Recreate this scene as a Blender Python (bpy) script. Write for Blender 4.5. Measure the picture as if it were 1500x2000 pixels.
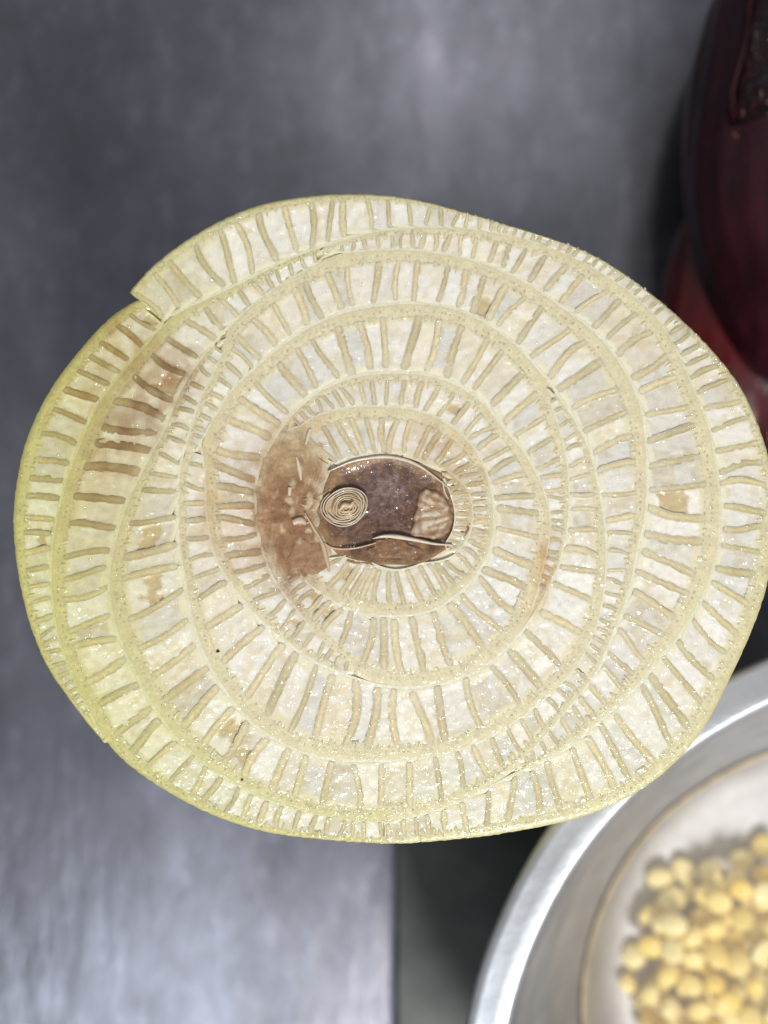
import bpy, math, random
import numpy as np
from mathutils import Vector, noise

random.seed(7)
rng = np.random.default_rng(7)
for o in list(bpy.data.objects):
    bpy.data.objects.remove(o)
scene = bpy.context.scene
C = scene.collection

# ------------------------------------------------------------------ camera, light, exposure
U = 0.068e-3            # metres per photograph pixel on the cut face
H = 0.085               # height of the cut face above the counter
LENS = 40.0
CAMZ = H + 2000 * U * LENS / 36.0

cam_data = bpy.data.cameras.new('camera')
cam = bpy.data.objects.new('camera', cam_data)
C.objects.link(cam)
cam.location = (0, 0, CAMZ)
cam_data.lens = LENS
cam_data.sensor_width = 36
cam_data.clip_start = 0.005
cam_data.clip_end = 20
cam_data.dof.use_dof = True
cam_data.dof.focus_distance = CAMZ - H
cam_data.dof.aperture_fstop = 10.0
scene.camera = cam

world = bpy.data.worlds.new('World')
scene.world = world
world.use_nodes = True
world.node_tree.nodes['Background'].inputs['Color'].default_value = (0.88, 0.93, 1.0, 1)
world.node_tree.nodes['Background'].inputs['Strength'].default_value = 0.24


def area(name, loc, target, size, size_y, power, col):
    d = bpy.data.lights.new(name, 'AREA')
    d.shape = 'RECTANGLE'
    d.size = size
    d.size_y = size_y
    d.energy = power
    d.color = col
    o = bpy.data.objects.new(name, d)
    C.objects.link(o)
    o.location = loc
    o.rotation_euler = (Vector(target) - Vector(loc)).to_track_quat('-Z', 'Y').to_euler()
    return o


area('key_lamp', (0.28, -0.84, 0.98), (0, 0, H), 0.25, 0.25, 17.5, (1.0, 0.985, 0.96))
area('window_light', (-0.26, -0.58, 1.0), (-0.02, -0.06, 0), 0.20, 0.26, 1.5, (0.84, 0.91, 1.0))
area('ceiling_lamp', (0.06, 0.52, 1.05), (0, 0.05, 0), 0.10, 0.10, 0.60, (1.0, 0.97, 0.98))

vs = scene.view_settings
vs.view_transform = 'Standard'
vs.look = 'None'
vs.exposure = 0.0
vs.gamma = 1.0
vs.use_curve_mapping = False

# ------------------------------------------------------------------ helpers
PX0, PY0 = 750.0, 1000.0


def at(px, py, z):
    """world point at height z that stands under photograph pixel (px, py)"""
    s = U * (CAMZ - z) / (CAMZ - H)
    return Vector(((px - PX0) * s, -(py - PY0) * s, z))


def fp(px, py, dz=0.0):
    """point on the cut face (dz in metres above it)"""
    return ((px - PX0) * U, -(py - PY0) * U, H + dz)


def smooth01(x, a, b):
    t = min(1.0, max(0.0, (x - a) / (b - a)))
    return t * t * (3 - 2 * t)


def nz(x, y, s, seed=0.0):
    return noise.noise(Vector((x / s, y / s, seed)))


def mesh_obj(name, verts, faces, mat, parent=None, cols=None, smooth=True):
    me = bpy.data.meshes.new(name)
    me.from_pydata(verts, [], faces)
    if cols is not None:
        a = me.color_attributes.new('Col', 'FLOAT_COLOR', 'POINT')
        arr = np.ones((len(verts), 4), np.float32)
        arr[:, :3] = np.asarray(cols, np.float32)
        a.data.foreach_set('color', arr.ravel())
    if smooth:
        me.polygons.foreach_set('use_smooth', [True] * len(me.polygons))
    me.materials.append(mat)
    me.update()
    o = bpy.data.objects.new(name, me)
    C.objects.link(o)
    if parent is not None:
        o.parent = parent
    return o


def empty(name, loc=(0, 0, 0)):
    o = bpy.data.objects.new(name, None)
    o.empty_display_size = 0.01
    C.objects.link(o)
    o.location = loc
    return o


def tag(o, label, cat, group=None):
    o['label'] = label
    o['category'] = cat
    if group:
        o['group'] = group
    return o


def grid_faces(nr, nc, wrap=False, base=0):
    f = []
    for i in range(nr - 1):
        for j in range(nc if wrap else nc - 1):
            j2 = (j + 1) % nc
            f.append((base + i * nc + j, base + i * nc + j2, base + (i + 1) * nc + j2, base + (i + 1) * nc + j))
    return f


# ------------------------------------------------------------------ materials
def new_mat(name):
    m = bpy.data.materials.new(name)
    m.use_nodes = True
    nt = m.node_tree
    return m, nt, nt.nodes['Principled BSDF']


def N(nt, typ, **kw):
    n = nt.nodes.new(typ)
    for k, v in kw.items():
        if k in n.inputs.keys():
            n.inputs[k].default_value = v
        else:
            setattr(n, k, v)
    return n


def mapped(nt, scale, rot=(0, 0, 0)):
    tc = N(nt, 'ShaderNodeNewGeometry')
    mp = N(nt, 'ShaderNodeMapping')
    mp.inputs['Scale'].default_value = scale
    mp.inputs['Rotation'].default_value = rot
    nt.links.new(tc.outputs['Position'], mp.inputs['Vector'])
    return mp.outputs['Vector']


def ramp(nt, src, stops):
    r = N(nt, 'ShaderNodeValToRGB')
    el = r.color_ramp.elements
    while len(el) > 1:
        el.remove(el[-1])
    el[0].position, el[0].color = stops[0][0], (*stops[0][1], 1)
    for p, c in stops[1:]:
        e = el.new(p)
        e.color = (*c, 1)
    nt.links.new(src, r.inputs['Fac'])
    return r.outputs['Color']


def noise_tex(nt, vec, scale, detail=3, rough=0.55):
    n = N(nt, 'ShaderNodeTexNoise')
    n.inputs['Scale'].default_value = scale
    n.inputs['Detail'].default_value = detail
    n.inputs['Roughness'].default_value = rough
    nt.links.new(vec, n.inputs['Vector'])
    return n.outputs['Fac']


def mul_color(nt, a, b, fac=1.0, mode='MULTIPLY'):
    m = N(nt, 'ShaderNodeMix', data_type='RGBA', blend_type=mode)
    m.inputs[0].default_value = fac
    nt.links.new(a, m.inputs[6])
    nt.links.new(b, m.inputs[7])
    return m.outputs[2]


def flesh_material(name, bump=0.5, rough=0.42, coat=0.5, sss=0.12, fscale=2300, dist=0.00012, mott=0.16, sparkle=0.0, sps=1700, spd=0.00025):
    m, nt, p = new_mat(name)
    at_ = N(nt, 'ShaderNodeAttribute', attribute_name='Col')

    v = mapped(nt, (1, 1, 1))
    n1 = noise_tex(nt, v, 900, 4, 0.6)
    n2 = noise_tex(nt, v, 3000, 3, 0.7)
    g = 1 - mott
    c1 = ramp(nt, n1, [(0.25, (g, g * 0.985, g * 0.95)), (0.75, (1, 1, 1))])
    c2 = ramp(nt, n2, [(0.30, (g, g * 0.98, g * 0.93)), (0.62, (1, 1, 1))])
    col = mul_color(nt, at_.outputs['Color'], c1)
    col = mul_color(nt, col, c2)
    nt.links.new(col, p.inputs['Base Color'])
    p.inputs['Roughness'].default_value = rough
    p.subsurface_method = 'BURLEY'
    p.inputs['Subsurface Weight'].default_value = sss
    p.inputs['Subsurface Radius'].default_value = (1.0, 0.75, 0.4)
    p.inputs['Subsurface Scale'].default_value = 0.0012
    p.inputs['Coat Weight'].default_value = coat
    p.inputs['Coat Roughness'].default_value = 0.10
    b1 = noise_tex(nt, v, fscale, 3, 0.65)
    bp = N(nt, 'ShaderNodeBump')
    bp.inputs['Strength'].default_value = bump
    bp.inputs['Distance'].default_value = dist
    nt.links.new(b1, bp.inputs['Height'])
    nt.links.new(bp.outputs['Normal'], p.inputs['Normal'])
    if sparkle > 0:
        # wet cell walls: sparse glints from tiny tilted facets of the juice film
        s1 = noise_tex(nt, v, sps, 1, 0.5)
        bs = N(nt, 'ShaderNodeBump')
        bs.inputs['Strength'].default_value = sparkle
        bs.inputs['Distance'].default_value = spd
        nt.links.new(s1, bs.inputs['Height'])
        nt.links.new(bs.outputs['Normal'], p.inputs['Coat Normal'])
        p.inputs['Coat Roughness'].default_value = 0.06
    else:
        nt.links.new(bp.outputs['Normal'], p.inputs['Coat Normal'])
    return m


M_flesh = flesh_material('sheath_flesh', 0.22, 0.5, 0.65, 0.15, sparkle=1.0, spd=0.00021)
M_pad = flesh_material('chamber_tissue', 0.18, 0.45, 1.0, 0.3, 2400, 0.00012, 0.07, sparkle=1.0, sps=1050, spd=0.00040)
M_sept = flesh_material('septum_tissue', 0.2, 0.5, 0.7, 0.5, 2000, 0.0001, 0.14, sparkle=0.9)
M_bruise = flesh_material('bruised_flesh', 0.4, 0.55, 0.25, 0.2, 1600, 0.00012, 0.25, sparkle=0.9)
M_core = flesh_material('core_mucilage', 0.6, 0.45, 0.7, 0.0, 1500, 0.0002, 0.3, sparkle=0.9, sps=1300, spd=0.0003)
M_memb = flesh_material('membrane', 0.3, 0.4, 0.4, 0.0, 2200, 0.0001, 0.12)


def water_like(name, gloss_rough, cloud=0.0, cloud_col=(0.8, 0.75, 0.65), bump_scale=None, bump_d=0.0, film=0.05):
    m = bpy.data.materials.new(name)
    m.use_nodes = True
    nt = m.node_tree
    nt.nodes.clear()
    out = N(nt, 'ShaderNodeOutputMaterial')
    tr = N(nt, 'ShaderNodeBsdfTransparent')
    gl = N(nt, 'ShaderNodeBsdfGlossy')
    gl.inputs['Roughness'].default_value = gloss_rough
    # a thin film: even weak reflection whichever side the ray comes from
    fr = N(nt, 'ShaderNodeValue')
    fr.outputs[0].default_value = film
    mx = N(nt, 'ShaderNodeMixShader')
    nt.links.new(fr.outputs[0], mx.inputs[0])
    base = tr.outputs[0]
    if cloud > 0:
        df = N(nt, 'ShaderNodeBsdfDiffuse')
        df.inputs['Color'].default_value = (*cloud_col, 1)
        mc = N(nt, 'ShaderNodeMixShader')
        mc.inputs[0].default_value = cloud
        nt.links.new(tr.outputs[0], mc.inputs[1])
        nt.links.new(df.outputs[0], mc.inputs[2])
        base = mc.outputs[0]
    if bump_scale:
        v = mapped(nt, (1, 1, 1))
        b = noise_tex(nt, v, bump_scale, 2, 0.5)
        bp = N(nt, 'ShaderNodeBump')
        bp.inputs['Strength'].default_value = 1.0
        bp.inputs['Distance'].default_value = bump_d
        nt.links.new(b, bp.inputs['Height'])
        nt.links.new(bp.outputs[0], gl.inputs['Normal'])
    nt.links.new(base, mx.inputs[1])
    nt.links.new(gl.outputs[0], mx.inputs[2])
    nt.links.new(mx.outputs[0], out.inputs[0])
    return m


M_drop = water_like('juice', 0.10, film=0.07)
M_water = water_like('soaking_water', 0.02, 0.17, (0.86, 0.77, 0.62), 90, 0.0004, film=0.03)


def steel_material():
    m, nt, p = new_mat('worn_steel')
    v_br = mapped(nt, (240, 40, 1), (0, 0, math.radians(-11)))
    v_br2 = mapped(nt, (80, 34, 1), (0, 0, math.radians(24)))
    v = mapped(nt, (1, 1, 1))
    a = noise_tex(nt, v_br, 1.0, 4, 0.6)
    a2 = noise_tex(nt, v_br2, 1.0, 3, 0.6)
    b = noise_tex(nt, v, 30, 6, 0.65)
    c = noise_tex(nt, v, 110, 4, 0.6)
    ca = ramp(nt, a, [(0.30, (0.93, 0.93, 0.94)), (0.72, (1, 1, 1))])
    cb = ramp(nt, b, [(0.30, (0.165, 0.167, 0.190)), (0.70, (0.275, 0.277, 0.315))])
    cc = ramp(nt, c, [(0.3, (0.85, 0.84, 0.83)), (0.7, (1, 1, 1))])
    col = mul_color(nt, cb, ca)
    col = mul_color(nt, col, cc)
    v_sc = mapped(nt, (1.0, 0.5, 1), (0, 0, math.radians(-28)))
    sc = noise_tex(nt, v_sc, 210, 5, 0.7)
    csc = ramp(nt, sc, [(0.50, (1, 1, 1)), (0.66, (1.22, 1.22, 1.24)), (0.76, (1.6, 1.6, 1.65))])
    col = mul_color(nt, col, csc)
    nt.links.new(col, p.inputs['Base Color'])
    p.inputs['Metallic'].default_value = 0.85
    rr = ramp(nt, a2, [(0.25, (0.27, 0.27, 0.27)), (0.75, (0.37, 0.37, 0.37))])
    nt.links.new(rr, p.inputs['Roughness'])
    bp = N(nt, 'ShaderNodeBump')
    # the lower left of the counter is scoured; the rest is smoother
    sp = N(nt, 'ShaderNodeSeparateXYZ')
    geo = N(nt, 'ShaderNodeNewGeometry')
    nt.links.new(geo.outputs['Position'], sp.inputs[0])
    mr = N(nt, 'ShaderNodeMapRange')
    mr.inputs['From Min'].default_value = -0.025
    mr.inputs['From Max'].default_value = -0.075
    mr.inputs['To Min'].default_value = 0.0
    mr.inputs['To Max'].default_value = 0.38
    nt.links.new(sp.outputs['Y'], mr.inputs['Value'])
    nt.links.new(mr.outputs[0], bp.inputs['Strength'])
    bp.inputs['Distance'].default_value = 0.0006
    mixn = N(nt, 'ShaderNodeMath', operation='ADD')
    nt.links.new(a, mixn.inputs[0])
    nt.links.new(a2, mixn.inputs[1])
    nt.links.new(mixn.outputs[0], bp.inputs['Height'])
    nt.links.new(bp.outputs[0], p.inputs['Normal'])
    return m


M_steel = steel_material()


def simple(name, col, rough=0.5, metal=0.0, nscale=300, var=0.2, bump=0.0, bdist=0.0002, coat=0.0, bscale=None, stretch=(1, 1, 1)):
    m, nt, p = new_mat(name)
    v = mapped(nt, stretch)
    n = noise_tex(nt, v, nscale, 4, 0.6)
    lo = tuple(c * (1 - var) for c in col)
    hi = tuple(min(1, c * (1 + var)) for c in col)
    nt.links.new(ramp(nt, n, [(0.3, lo), (0.7, hi)]), p.inputs['Base Color'])
    p.inputs['Roughness'].default_value = rough
    p.inputs['Metallic'].default_value = metal
    p.inputs['Coat Weight'].default_value = coat
    if bump:
        b = noise_tex(nt, v, bscale or nscale * 2, 3, 0.6)
        bp = N(nt, 'ShaderNodeBump')
        bp.inputs['Strength'].default_value = bump
        bp.inputs['Distance'].default_value = bdist
        nt.links.new(b, bp.inputs['Height'])
        nt.links.new(bp.outputs[0], p.inputs['Normal'])
    return m


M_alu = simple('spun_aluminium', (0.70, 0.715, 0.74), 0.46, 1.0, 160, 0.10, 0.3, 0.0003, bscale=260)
M_alu_in = simple('wall_aluminium', (0.47, 0.465, 0.475), 0.62, 1.0, 90, 0.18, 0.35, 0.0004, bscale=200)  # bowl wall: darker and rougher aluminium than the rim
M_slab = simple('dark_green_mottle', (0.046, 0.058, 0.050), 0.45, 0.0, 55, 0.7, 0.2, 0.0002)  # mottled dark green tone for the block under the bowl
M_bract = simple('maroon_bract', (0.030, 0.004, 0.009), 0.42, 0.0, 120, 0.6, 0.35, 0.0004, 0.0, 200, (3, 0.6, 1))
M_bract_red = simple('red_bract', (0.075, 0.003, 0.004), 0.32, 0.0, 140, 0.4, 0.3, 0.0003, 0.2)
M_dark = simple('dark_wet_bract', (0.014, 0.003, 0.004), 0.38, 0.0, 500, 0.6, 0.9, 0.0009, 0.1, 900)
M_fibre = simple('bract_fibre', (0.45, 0.20, 0.12), 0.6)
M_scum = simple('starch_line', (0.42, 0.34, 0.22), 0.5, 0.0, 400, 0.3)
M_speck = simple('dirt', (0.02, 0.015, 0.01), 0.7)

m, nt, p = new_mat('soaked_lentil')
oi = N(nt, 'ShaderNodeObjectInfo')
cr = ramp(nt, oi.outputs['Random'], [(0.0, (0.92, 0.63, 0.08)), (0.35, (0.93, 0.73, 0.24)), (0.7, (0.93, 0.78, 0.36)), (1.0, (0.92, 0.66, 0.10))])
nt.links.new(cr, p.inputs['Base Color'])
p.inputs['Roughness'].default_value = 0.42
p.inputs['Subsurface Weight'].default_value = 0.15
p.inputs['Subsurface Scale'].default_value = 0.002
M_lentil = m

# ------------------------------------------------------------------ setting: counter
def slab_mesh(x0, x1, y0, y1, z0, z1, bev):
    v = []
    for (zz, i) in ((z0, 0.0), (z1 - bev, 0.0), (z1, bev)):
        v += [(x0 + i, y0 + i, zz), (x1 - i, y0 + i, zz), (x1 - i, y1 - i, zz), (x0 + i, y1 - i, zz)]
    f = [(3, 2, 1, 0), (8, 9, 10, 11)]
    for k in range(2):
        for j in range(4):
            j2 = (j + 1) % 4
            f.append((k * 4 + j, k * 4 + j2, k * 4 + 4 + j2, k * 4 + 4 + j))
    return v, f


v, f = slab_mesh(-0.45, 0.45, -0.40, 0.45, -0.02, 0.0, 0.001)
counter = mesh_obj('steel_counter', v, f, M_steel, smooth=False)
counter['kind'] = 'structure'
counter['label'] = 'worn brushed grey steel counter under everything'

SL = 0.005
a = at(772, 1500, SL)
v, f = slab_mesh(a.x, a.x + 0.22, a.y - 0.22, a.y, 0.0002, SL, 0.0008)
slab = mesh_obj('dark_area_slab', v, f, M_slab, smooth=False)  # flat block added to fill the dark area between stem and bowl
tag(slab, 'flat dark green block added for the dark area on the counter under the metal bowl', 'slab')

# ------------------------------------------------------------------ banana stem
CX, CY = 760.0, 1000.0


class Curve:
    """smooth polar radius r(phi) about the stem's heart, in photograph pixels"""

    def __init__(self, pts, sig=2.2):
        ph, r = [], []
        for (x, y) in pts:
            q = math.degrees(math.atan2(y - CY, x - CX))
            if ph:
                while q - ph[-1] > 180:
                    q -= 360
                while q - ph[-1] < -180:
                    q += 360
            ph.append(q)
            r.append(math.hypot(x - CX, y - CY))
        o = np.argsort(ph)
        ph = np.array(ph)[o]
        r = np.array(r)[o]
        while ph.mean() < 0:
            ph = ph + 360
        while ph.mean() >= 360:
            ph = ph - 360
        g = np.arange(ph[0], ph[-1] + 0.25, 0.25)
        rr = np.interp(g, ph, r)
        k = int(sig * 4 * 3)
        w = np.exp(-0.5 * (np.arange(-k, k + 1) / (sig * 4)) ** 2)
        w /= w.sum()
        padl = 2 * rr[0] - rr[1:k + 1][::-1]
        padr = 2 * rr[-1] - rr[-k - 1:-1][::-1]
        rs = np.convolve(np.r_[padl, rr, padr], w, 'valid')
        self.g, self.r = g, rs
        self.a, self.b = g[0], g[-1]

    def __call__(self, q):
        return float(np.interp(q, self.g, self.r))

    def shift(self, d):
        self.g = self.g + d
        self.a += d
        self.b += d


# outline and the seams between the leaf sheaths, read off the photograph
OUT_TOP = [(252, 571), (283, 533), (333, 490), (417, 437), (500, 401), (583, 385), (683, 378), (760, 381), (817, 390),
           (900, 412), (980, 436), (1060, 460), (1140, 488), (1180, 508), (1260, 564), (1340, 632), (1412, 708),
           (1448, 756), (1476, 816), (1500, 884), (1511, 960), (1512, 1040), (1500, 1140), (1460, 1252), (1424, 1328),
           (1364, 1440), (1300, 1508), (1252, 1544), (1156, 1590), (1080, 1610), (1004, 1624), (900, 1638), (850, 1643), (750, 1648)]
OUT_LEFT = [(264, 588), (222, 612), (150, 690), (93, 767), (50, 860), (32, 940), (25, 1010), (37, 1133), (60, 1227),
            (90, 1300), (133, 1363), (200, 1447)]
OUT_BOT = [(200, 1447), (253, 1496), (333, 1550), (417, 1593), (500, 1621), (617, 1638), (700, 1645), (750, 1648)]
S1_IN = [(290, 640), (350, 611), (433, 573), (500, 540), (550, 513), (633, 483), (733, 453), (783, 447), (883, 446), (950, 453),
         (1060, 480), (1180, 538), (1260, 598), (1300, 645), (1328, 700), (1352, 760), (1380, 824), (1396, 900), (1404, 980),
         (1402, 1060), (1388, 1120), (1360, 1184), (1324, 1240), (1284, 1284), (1220, 1362), (1140, 1430), (1060, 1484),
         (1000, 1510), (940, 1542), (850, 1582), (783, 1598), (700, 1618), (617, 1634)]
S2_IN = [(330, 620), (293, 668), (233, 737), (187, 797), (157, 870), (133, 933), (117, 993), (102, 1067), (102, 1150), (109, 1217),
         (133, 1300), (160, 1357), (187, 1410), (210, 1452)]
S3_IN_A = [(640, 497), (617, 520), (550, 556), (500, 592), (450, 637)]
S3_IN_B = [(423, 668), (383, 715), (348, 775), (332, 815), (320, 850), (300, 880), (283, 915), (263, 953), (240, 1010), (226, 1060),
           (213, 1133), (218, 1183), (232, 1240), (260, 1300), (285, 1350), (317, 1400), (353, 1448), (393, 1482), (433, 1512),
           (500, 1550), (583, 1580), (650, 1595), (750, 1603)]
S4_IN_A = [(440, 682), (420, 727), (390, 787), (370, 853)]
S4_IN_B = [(354, 910), (350, 1000), (358, 1100), (370, 1167), (393, 1260), (413, 1300), (455, 1367), (500, 1417), (583, 1465), (650, 1480),
           (750, 1482), (817, 1478), (883, 1466), (950, 1440), (1000, 1410), (1068, 1360), (1124, 1302)]
T2_IN_A = [(650, 494), (690, 494), (740, 489), (800, 488), (883, 500), (960, 520), (1032, 556), (1100, 604), (1160, 648), (1196, 688), (1232, 748),
           (1252, 800), (1260, 872), (1262, 940), (1257, 1020), (1242, 1070), (1230, 1140), (1214, 1192), (1190, 1250), (1158, 1322)]
T2_IN_B = [(1124, 1362), (1092, 1402), (1060, 1440), (1020, 1482)]
T3_IN_A = [(385, 880), (413, 830), (443, 775), (500, 720), (550, 677), (617, 633), (683, 608), (750, 597), (817, 594), (883, 602), (960, 638),
           (1020, 688), (1050, 722)]
T3_IN_B = [(1088, 772), (1120, 820), (1148, 872), (1164, 940), (1176, 1000), (1182, 1060), (1180, 1140), (1160, 1235), (1126, 1300)]
S5_IN = [(1072, 784), (1092, 840), (1106, 900), (1110, 960), (1108, 1020), (1096, 1080), (1074, 1140), (1048, 1186), (1020, 1228), (980, 1272),
         (924, 1312), (883, 1327), (817, 1340), (750, 1337), (683, 1318), (617, 1290), (567, 1257), (517, 1217), (477, 1170),
         (448, 1133), (422, 1090), (407, 1017), (404, 943), (397, 890)]
S6_IN = [(683, 1292), (623, 1240), (583, 1190), (540, 1135), (515, 1075), (503, 1000), (503, 940), (512, 905), (537, 860), (567, 817), (617, 770),
         (683, 740), (750, 730), (800, 730), (850, 737), (900, 757), (945, 790), (980, 836), (1020, 880), (1048, 928), (1068, 980),
         (1074, 1020), (1069, 1072), (1056, 1120), (1040, 1180)]
S7_IN = [(580, 838), (633, 807), (683, 797), (750, 796), (817, 803), (867, 825), (907, 855), (938, 898), (956, 947), (963, 1002), (960, 1057),
         (941, 1101), (921, 1132), (883, 1165), (850, 1187), (783, 1200), (733, 1200), (683, 1187), (633, 1160), (575, 1110)]
S8_IN = [(600, 925), (641, 921), (688, 899), (743, 890), (780, 893), (825, 905), (880, 925), (915, 960), (923, 1002), (914, 1050), (885, 1085),
         (824, 1098), (773, 1112), (725, 1097), (670, 1085), (630, 1090)]
S9_IN = [(864, 935), (882, 975), (888, 1005), (884, 1035), (868, 1062)]
S9_OUT = [(868, 920), (915, 960), (923, 1002), (914, 1050), (880, 1087)]

STAINS = [  # x, y, rx, ry, rotation, colour, strength
    (560, 1020, 78, 150, -12, (0.33, 0.155, 0.065), 0.92),
    (545, 930, 60, 70, 0, (0.42, 0.22, 0.08), 0.75),
    (470, 1040, 75, 85, 0, (0.50, 0.29, 0.12), 0.55),
    (300, 770, 55, 105, 36, (0.36, 0.20, 0.075), 0.85),
    (235, 860, 52, 95, 25, (0.36, 0.20, 0.075), 0.85),
    (345, 715, 48, 46, 0, (0.36, 0.21, 0.085), 0.75),
    (245, 670, 70, 60, 40, (0.46, 0.30, 0.09), 0.75),
    (165, 770, 45, 120, 30, (0.50, 0.36, 0.10), 0.60),
    (1066, 1100, 17, 75, 12, (0.52, 0.27, 0.07), 0.75),
    (1048, 1170, 12, 50, 25, (0.58, 0.34, 0.10), 0.5),
    (408, 960, 25, 140, 8, (0.58, 0.38, 0.16), 0.55),
    (580, 850, 70, 50, -30, (0.52, 0.33, 0.13), 0.55),
    (860, 890, 75, 45, 30, (0.50, 0.30, 0.12), 0.6),
    (900, 950, 40, 60, 0, (0.58, 0.40, 0.18), 0.5),
    (1395, 740, 55, 40, 50, (0.50, 0.38, 0.17), 0.5),
    (1330, 640, 60, 26, 45, (0.42, 0.36, 0.20), 0.5),
    (370, 1350, 50, 40, 40, (0.50, 0.37, 0.13), 0.35),
    (570, 1360, 50, 50, 0, (0.52, 0.40, 0.20), 0.3),
    (190, 960, 90, 170, 8, (0.52, 0.39, 0.14), 0.42),
    (300, 1120, 110, 200, 0, (0.60, 0.48, 0.24), 0.25),
    (760, 1000, 190, 150, 0, (0.58, 0.40, 0.18), 0.35),
]


def stained(col, x, y, k=1.0):
    wx = x + 18 * nz(x, y, 40, 3.1) + 8 * nz(x, y, 13, 5.1)
    wy = y + 18 * nz(x, y, 40, 7.7) + 8 * nz(x, y, 13, 9.1)
    c = np.array(col)
    for (sx, sy, rx, ry, ro, sc, st) in STAINS:
        dx, dy = wx - sx, wy - sy
        if abs(dx) > 3 * max(rx, ry) or abs(dy) > 3 * max(rx, ry):
            continue
        a_ = math.radians(ro)
        u_ = (dx * math.cos(a_) + dy * math.sin(a_)) / rx
        v_ = (-dx * math.sin(a_) + dy * math.cos(a_)) / ry
        w = st * k * math.exp(-0.9 * (u_ * u_ + v_ * v_) ** 1.3) * min(1.0, max(0.12, 0.80 + 1.5 * nz(x, y, 26, sx)))
        w = min(0.95, w)
        lum = 0.65 + 0.35 * c.mean() / 0.55
        c = c * (1 - w) + np.array(sc) * lum * w
    return c


def rib_stain(x, y):
    w = 0.0
    for (sx, sy, rr) in ((300, 770, 85), (235, 860, 80), (345, 715, 50), (245, 670, 60), (160, 780, 90), (200, 960, 110), (560, 1020, 100)):
        w = max(w, math.exp(-((x - sx) ** 2 + (y - sy) ** 2) / (rr * rr)))
    return w


def tinted(col, x, y, green):
    g = green
    t = np.array((1 - 0.19 * g, 1 - 0.155 * g, 1 - 0.54 * g))
    return np.array(col) * t


C_SKIN = (0.795, 0.710, 0.465)
C_LINE = (0.90, 0.85, 0.65)
C_CREAM = (0.84, 0.77, 0.56)
C_SEPT = (0.725, 0.605, 0.360)
C_FLOOR = (0.62, 0.49, 0.28)
C_PAD = (0.865, 0.835, 0.76)


def regional(x, y):
    r = math.hypot(x - CX, y - CY)
    left = smooth01(-(x - 620), 0, 560)  # olive of the left flesh, with its dimmer light painted in as well
    low = smooth01(y, 1250, 1620) * 0.35
    return min(1.0, (left * 0.85 + low) * smooth01(r, 260, 640))


stem = empty('cut_banana_plant', (0, 0, 0))
tag(stem, 'large cut banana stem standing on end, pale ringed cross section with brown heart', 'banana stem')

# name, outer points, inner points, skin factor, skew, spacing factor, green of the skin, wall to the counter
SHEATHS = [
    ('S1', OUT_TOP, S1_IN, 0.22, 0.0, 1.0, 0.45, True),
    ('S2', OUT_LEFT, S2_IN, 0.30, 0.0, 0.92, 1.0, True),
    ('S3', [(640, 481), (550, 513), (500, 540), (433, 573), (350, 613), (300, 662)] + S2_IN[2:-2] + [(188, 1410), (212, 1458)] + OUT_BOT[1:],
     S3_IN_A + S3_IN_B, 0.22, 0.0, 1.05, 0.9, True),
    ('S4', [(430, 662)] + S3_IN_B + [(783, 1598), (850, 1582), (940, 1542), (1000, 1500), (1060, 1440), (1092, 1402), (1124, 1362), (1158, 1322)],
     S4_IN_A + S4_IN_B, 0.20, 0.0, 1.08, 0.65, False),
    ('T2', [(640, 484), (733, 455), (783, 449)] + S1_IN[8:27] + [(1020, 1500)], T2_IN_A + T2_IN_B, 0.24, 0.0, 1.0, 0.1, False),
    ('T3', [(365, 868)] + S4_IN_A[::-1] + [(450, 637), (500, 592), (550, 556), (617, 520)] + T2_IN_A[1:] + [(1136, 1334)],
     T3_IN_A + T3_IN_B, 0.24, 0.0, 1.0, 0.15, False),
    ('S5', [(1055, 728)] + T3_IN_B + S4_IN_B[::-1][1:] + [(366, 862), (385, 872)], S5_IN, 0.20, 0.0, 1.15, 0.3, False),
    ('S6', [(683, 1318), (617, 1290), (567, 1257), (517, 1217), (477, 1170), (448, 1133), (422, 1090), (407, 1017), (404, 943), (397, 890)]
     + T3_IN_A[1:] + S5_IN[:8], S6_IN, 0.22, 0.0, 0.92, 0.05, False),
    ('S7', S6_IN[9:] + [(1020, 1228), (980, 1272), (924, 1312), (883, 1327), (817, 1340), (750, 1335), (683, 1305), (623, 1245), (583, 1193), (540, 1140)],
     S7_IN, 0.22, 0.0, 0.85, 0.0, False),
    ('S8', S7_IN, S8_IN, 0.26, 0.0, 0.62, 0.0, False),
    ('S9', S9_OUT, S9_IN, 0.2, 0.0, 0.6, 0.0, False),
]
sept_records, pad_records, notch_v, notch_f, notch_c = [], [], [], [], []
surf_pts = []


class Sheath:
    pass


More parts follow.
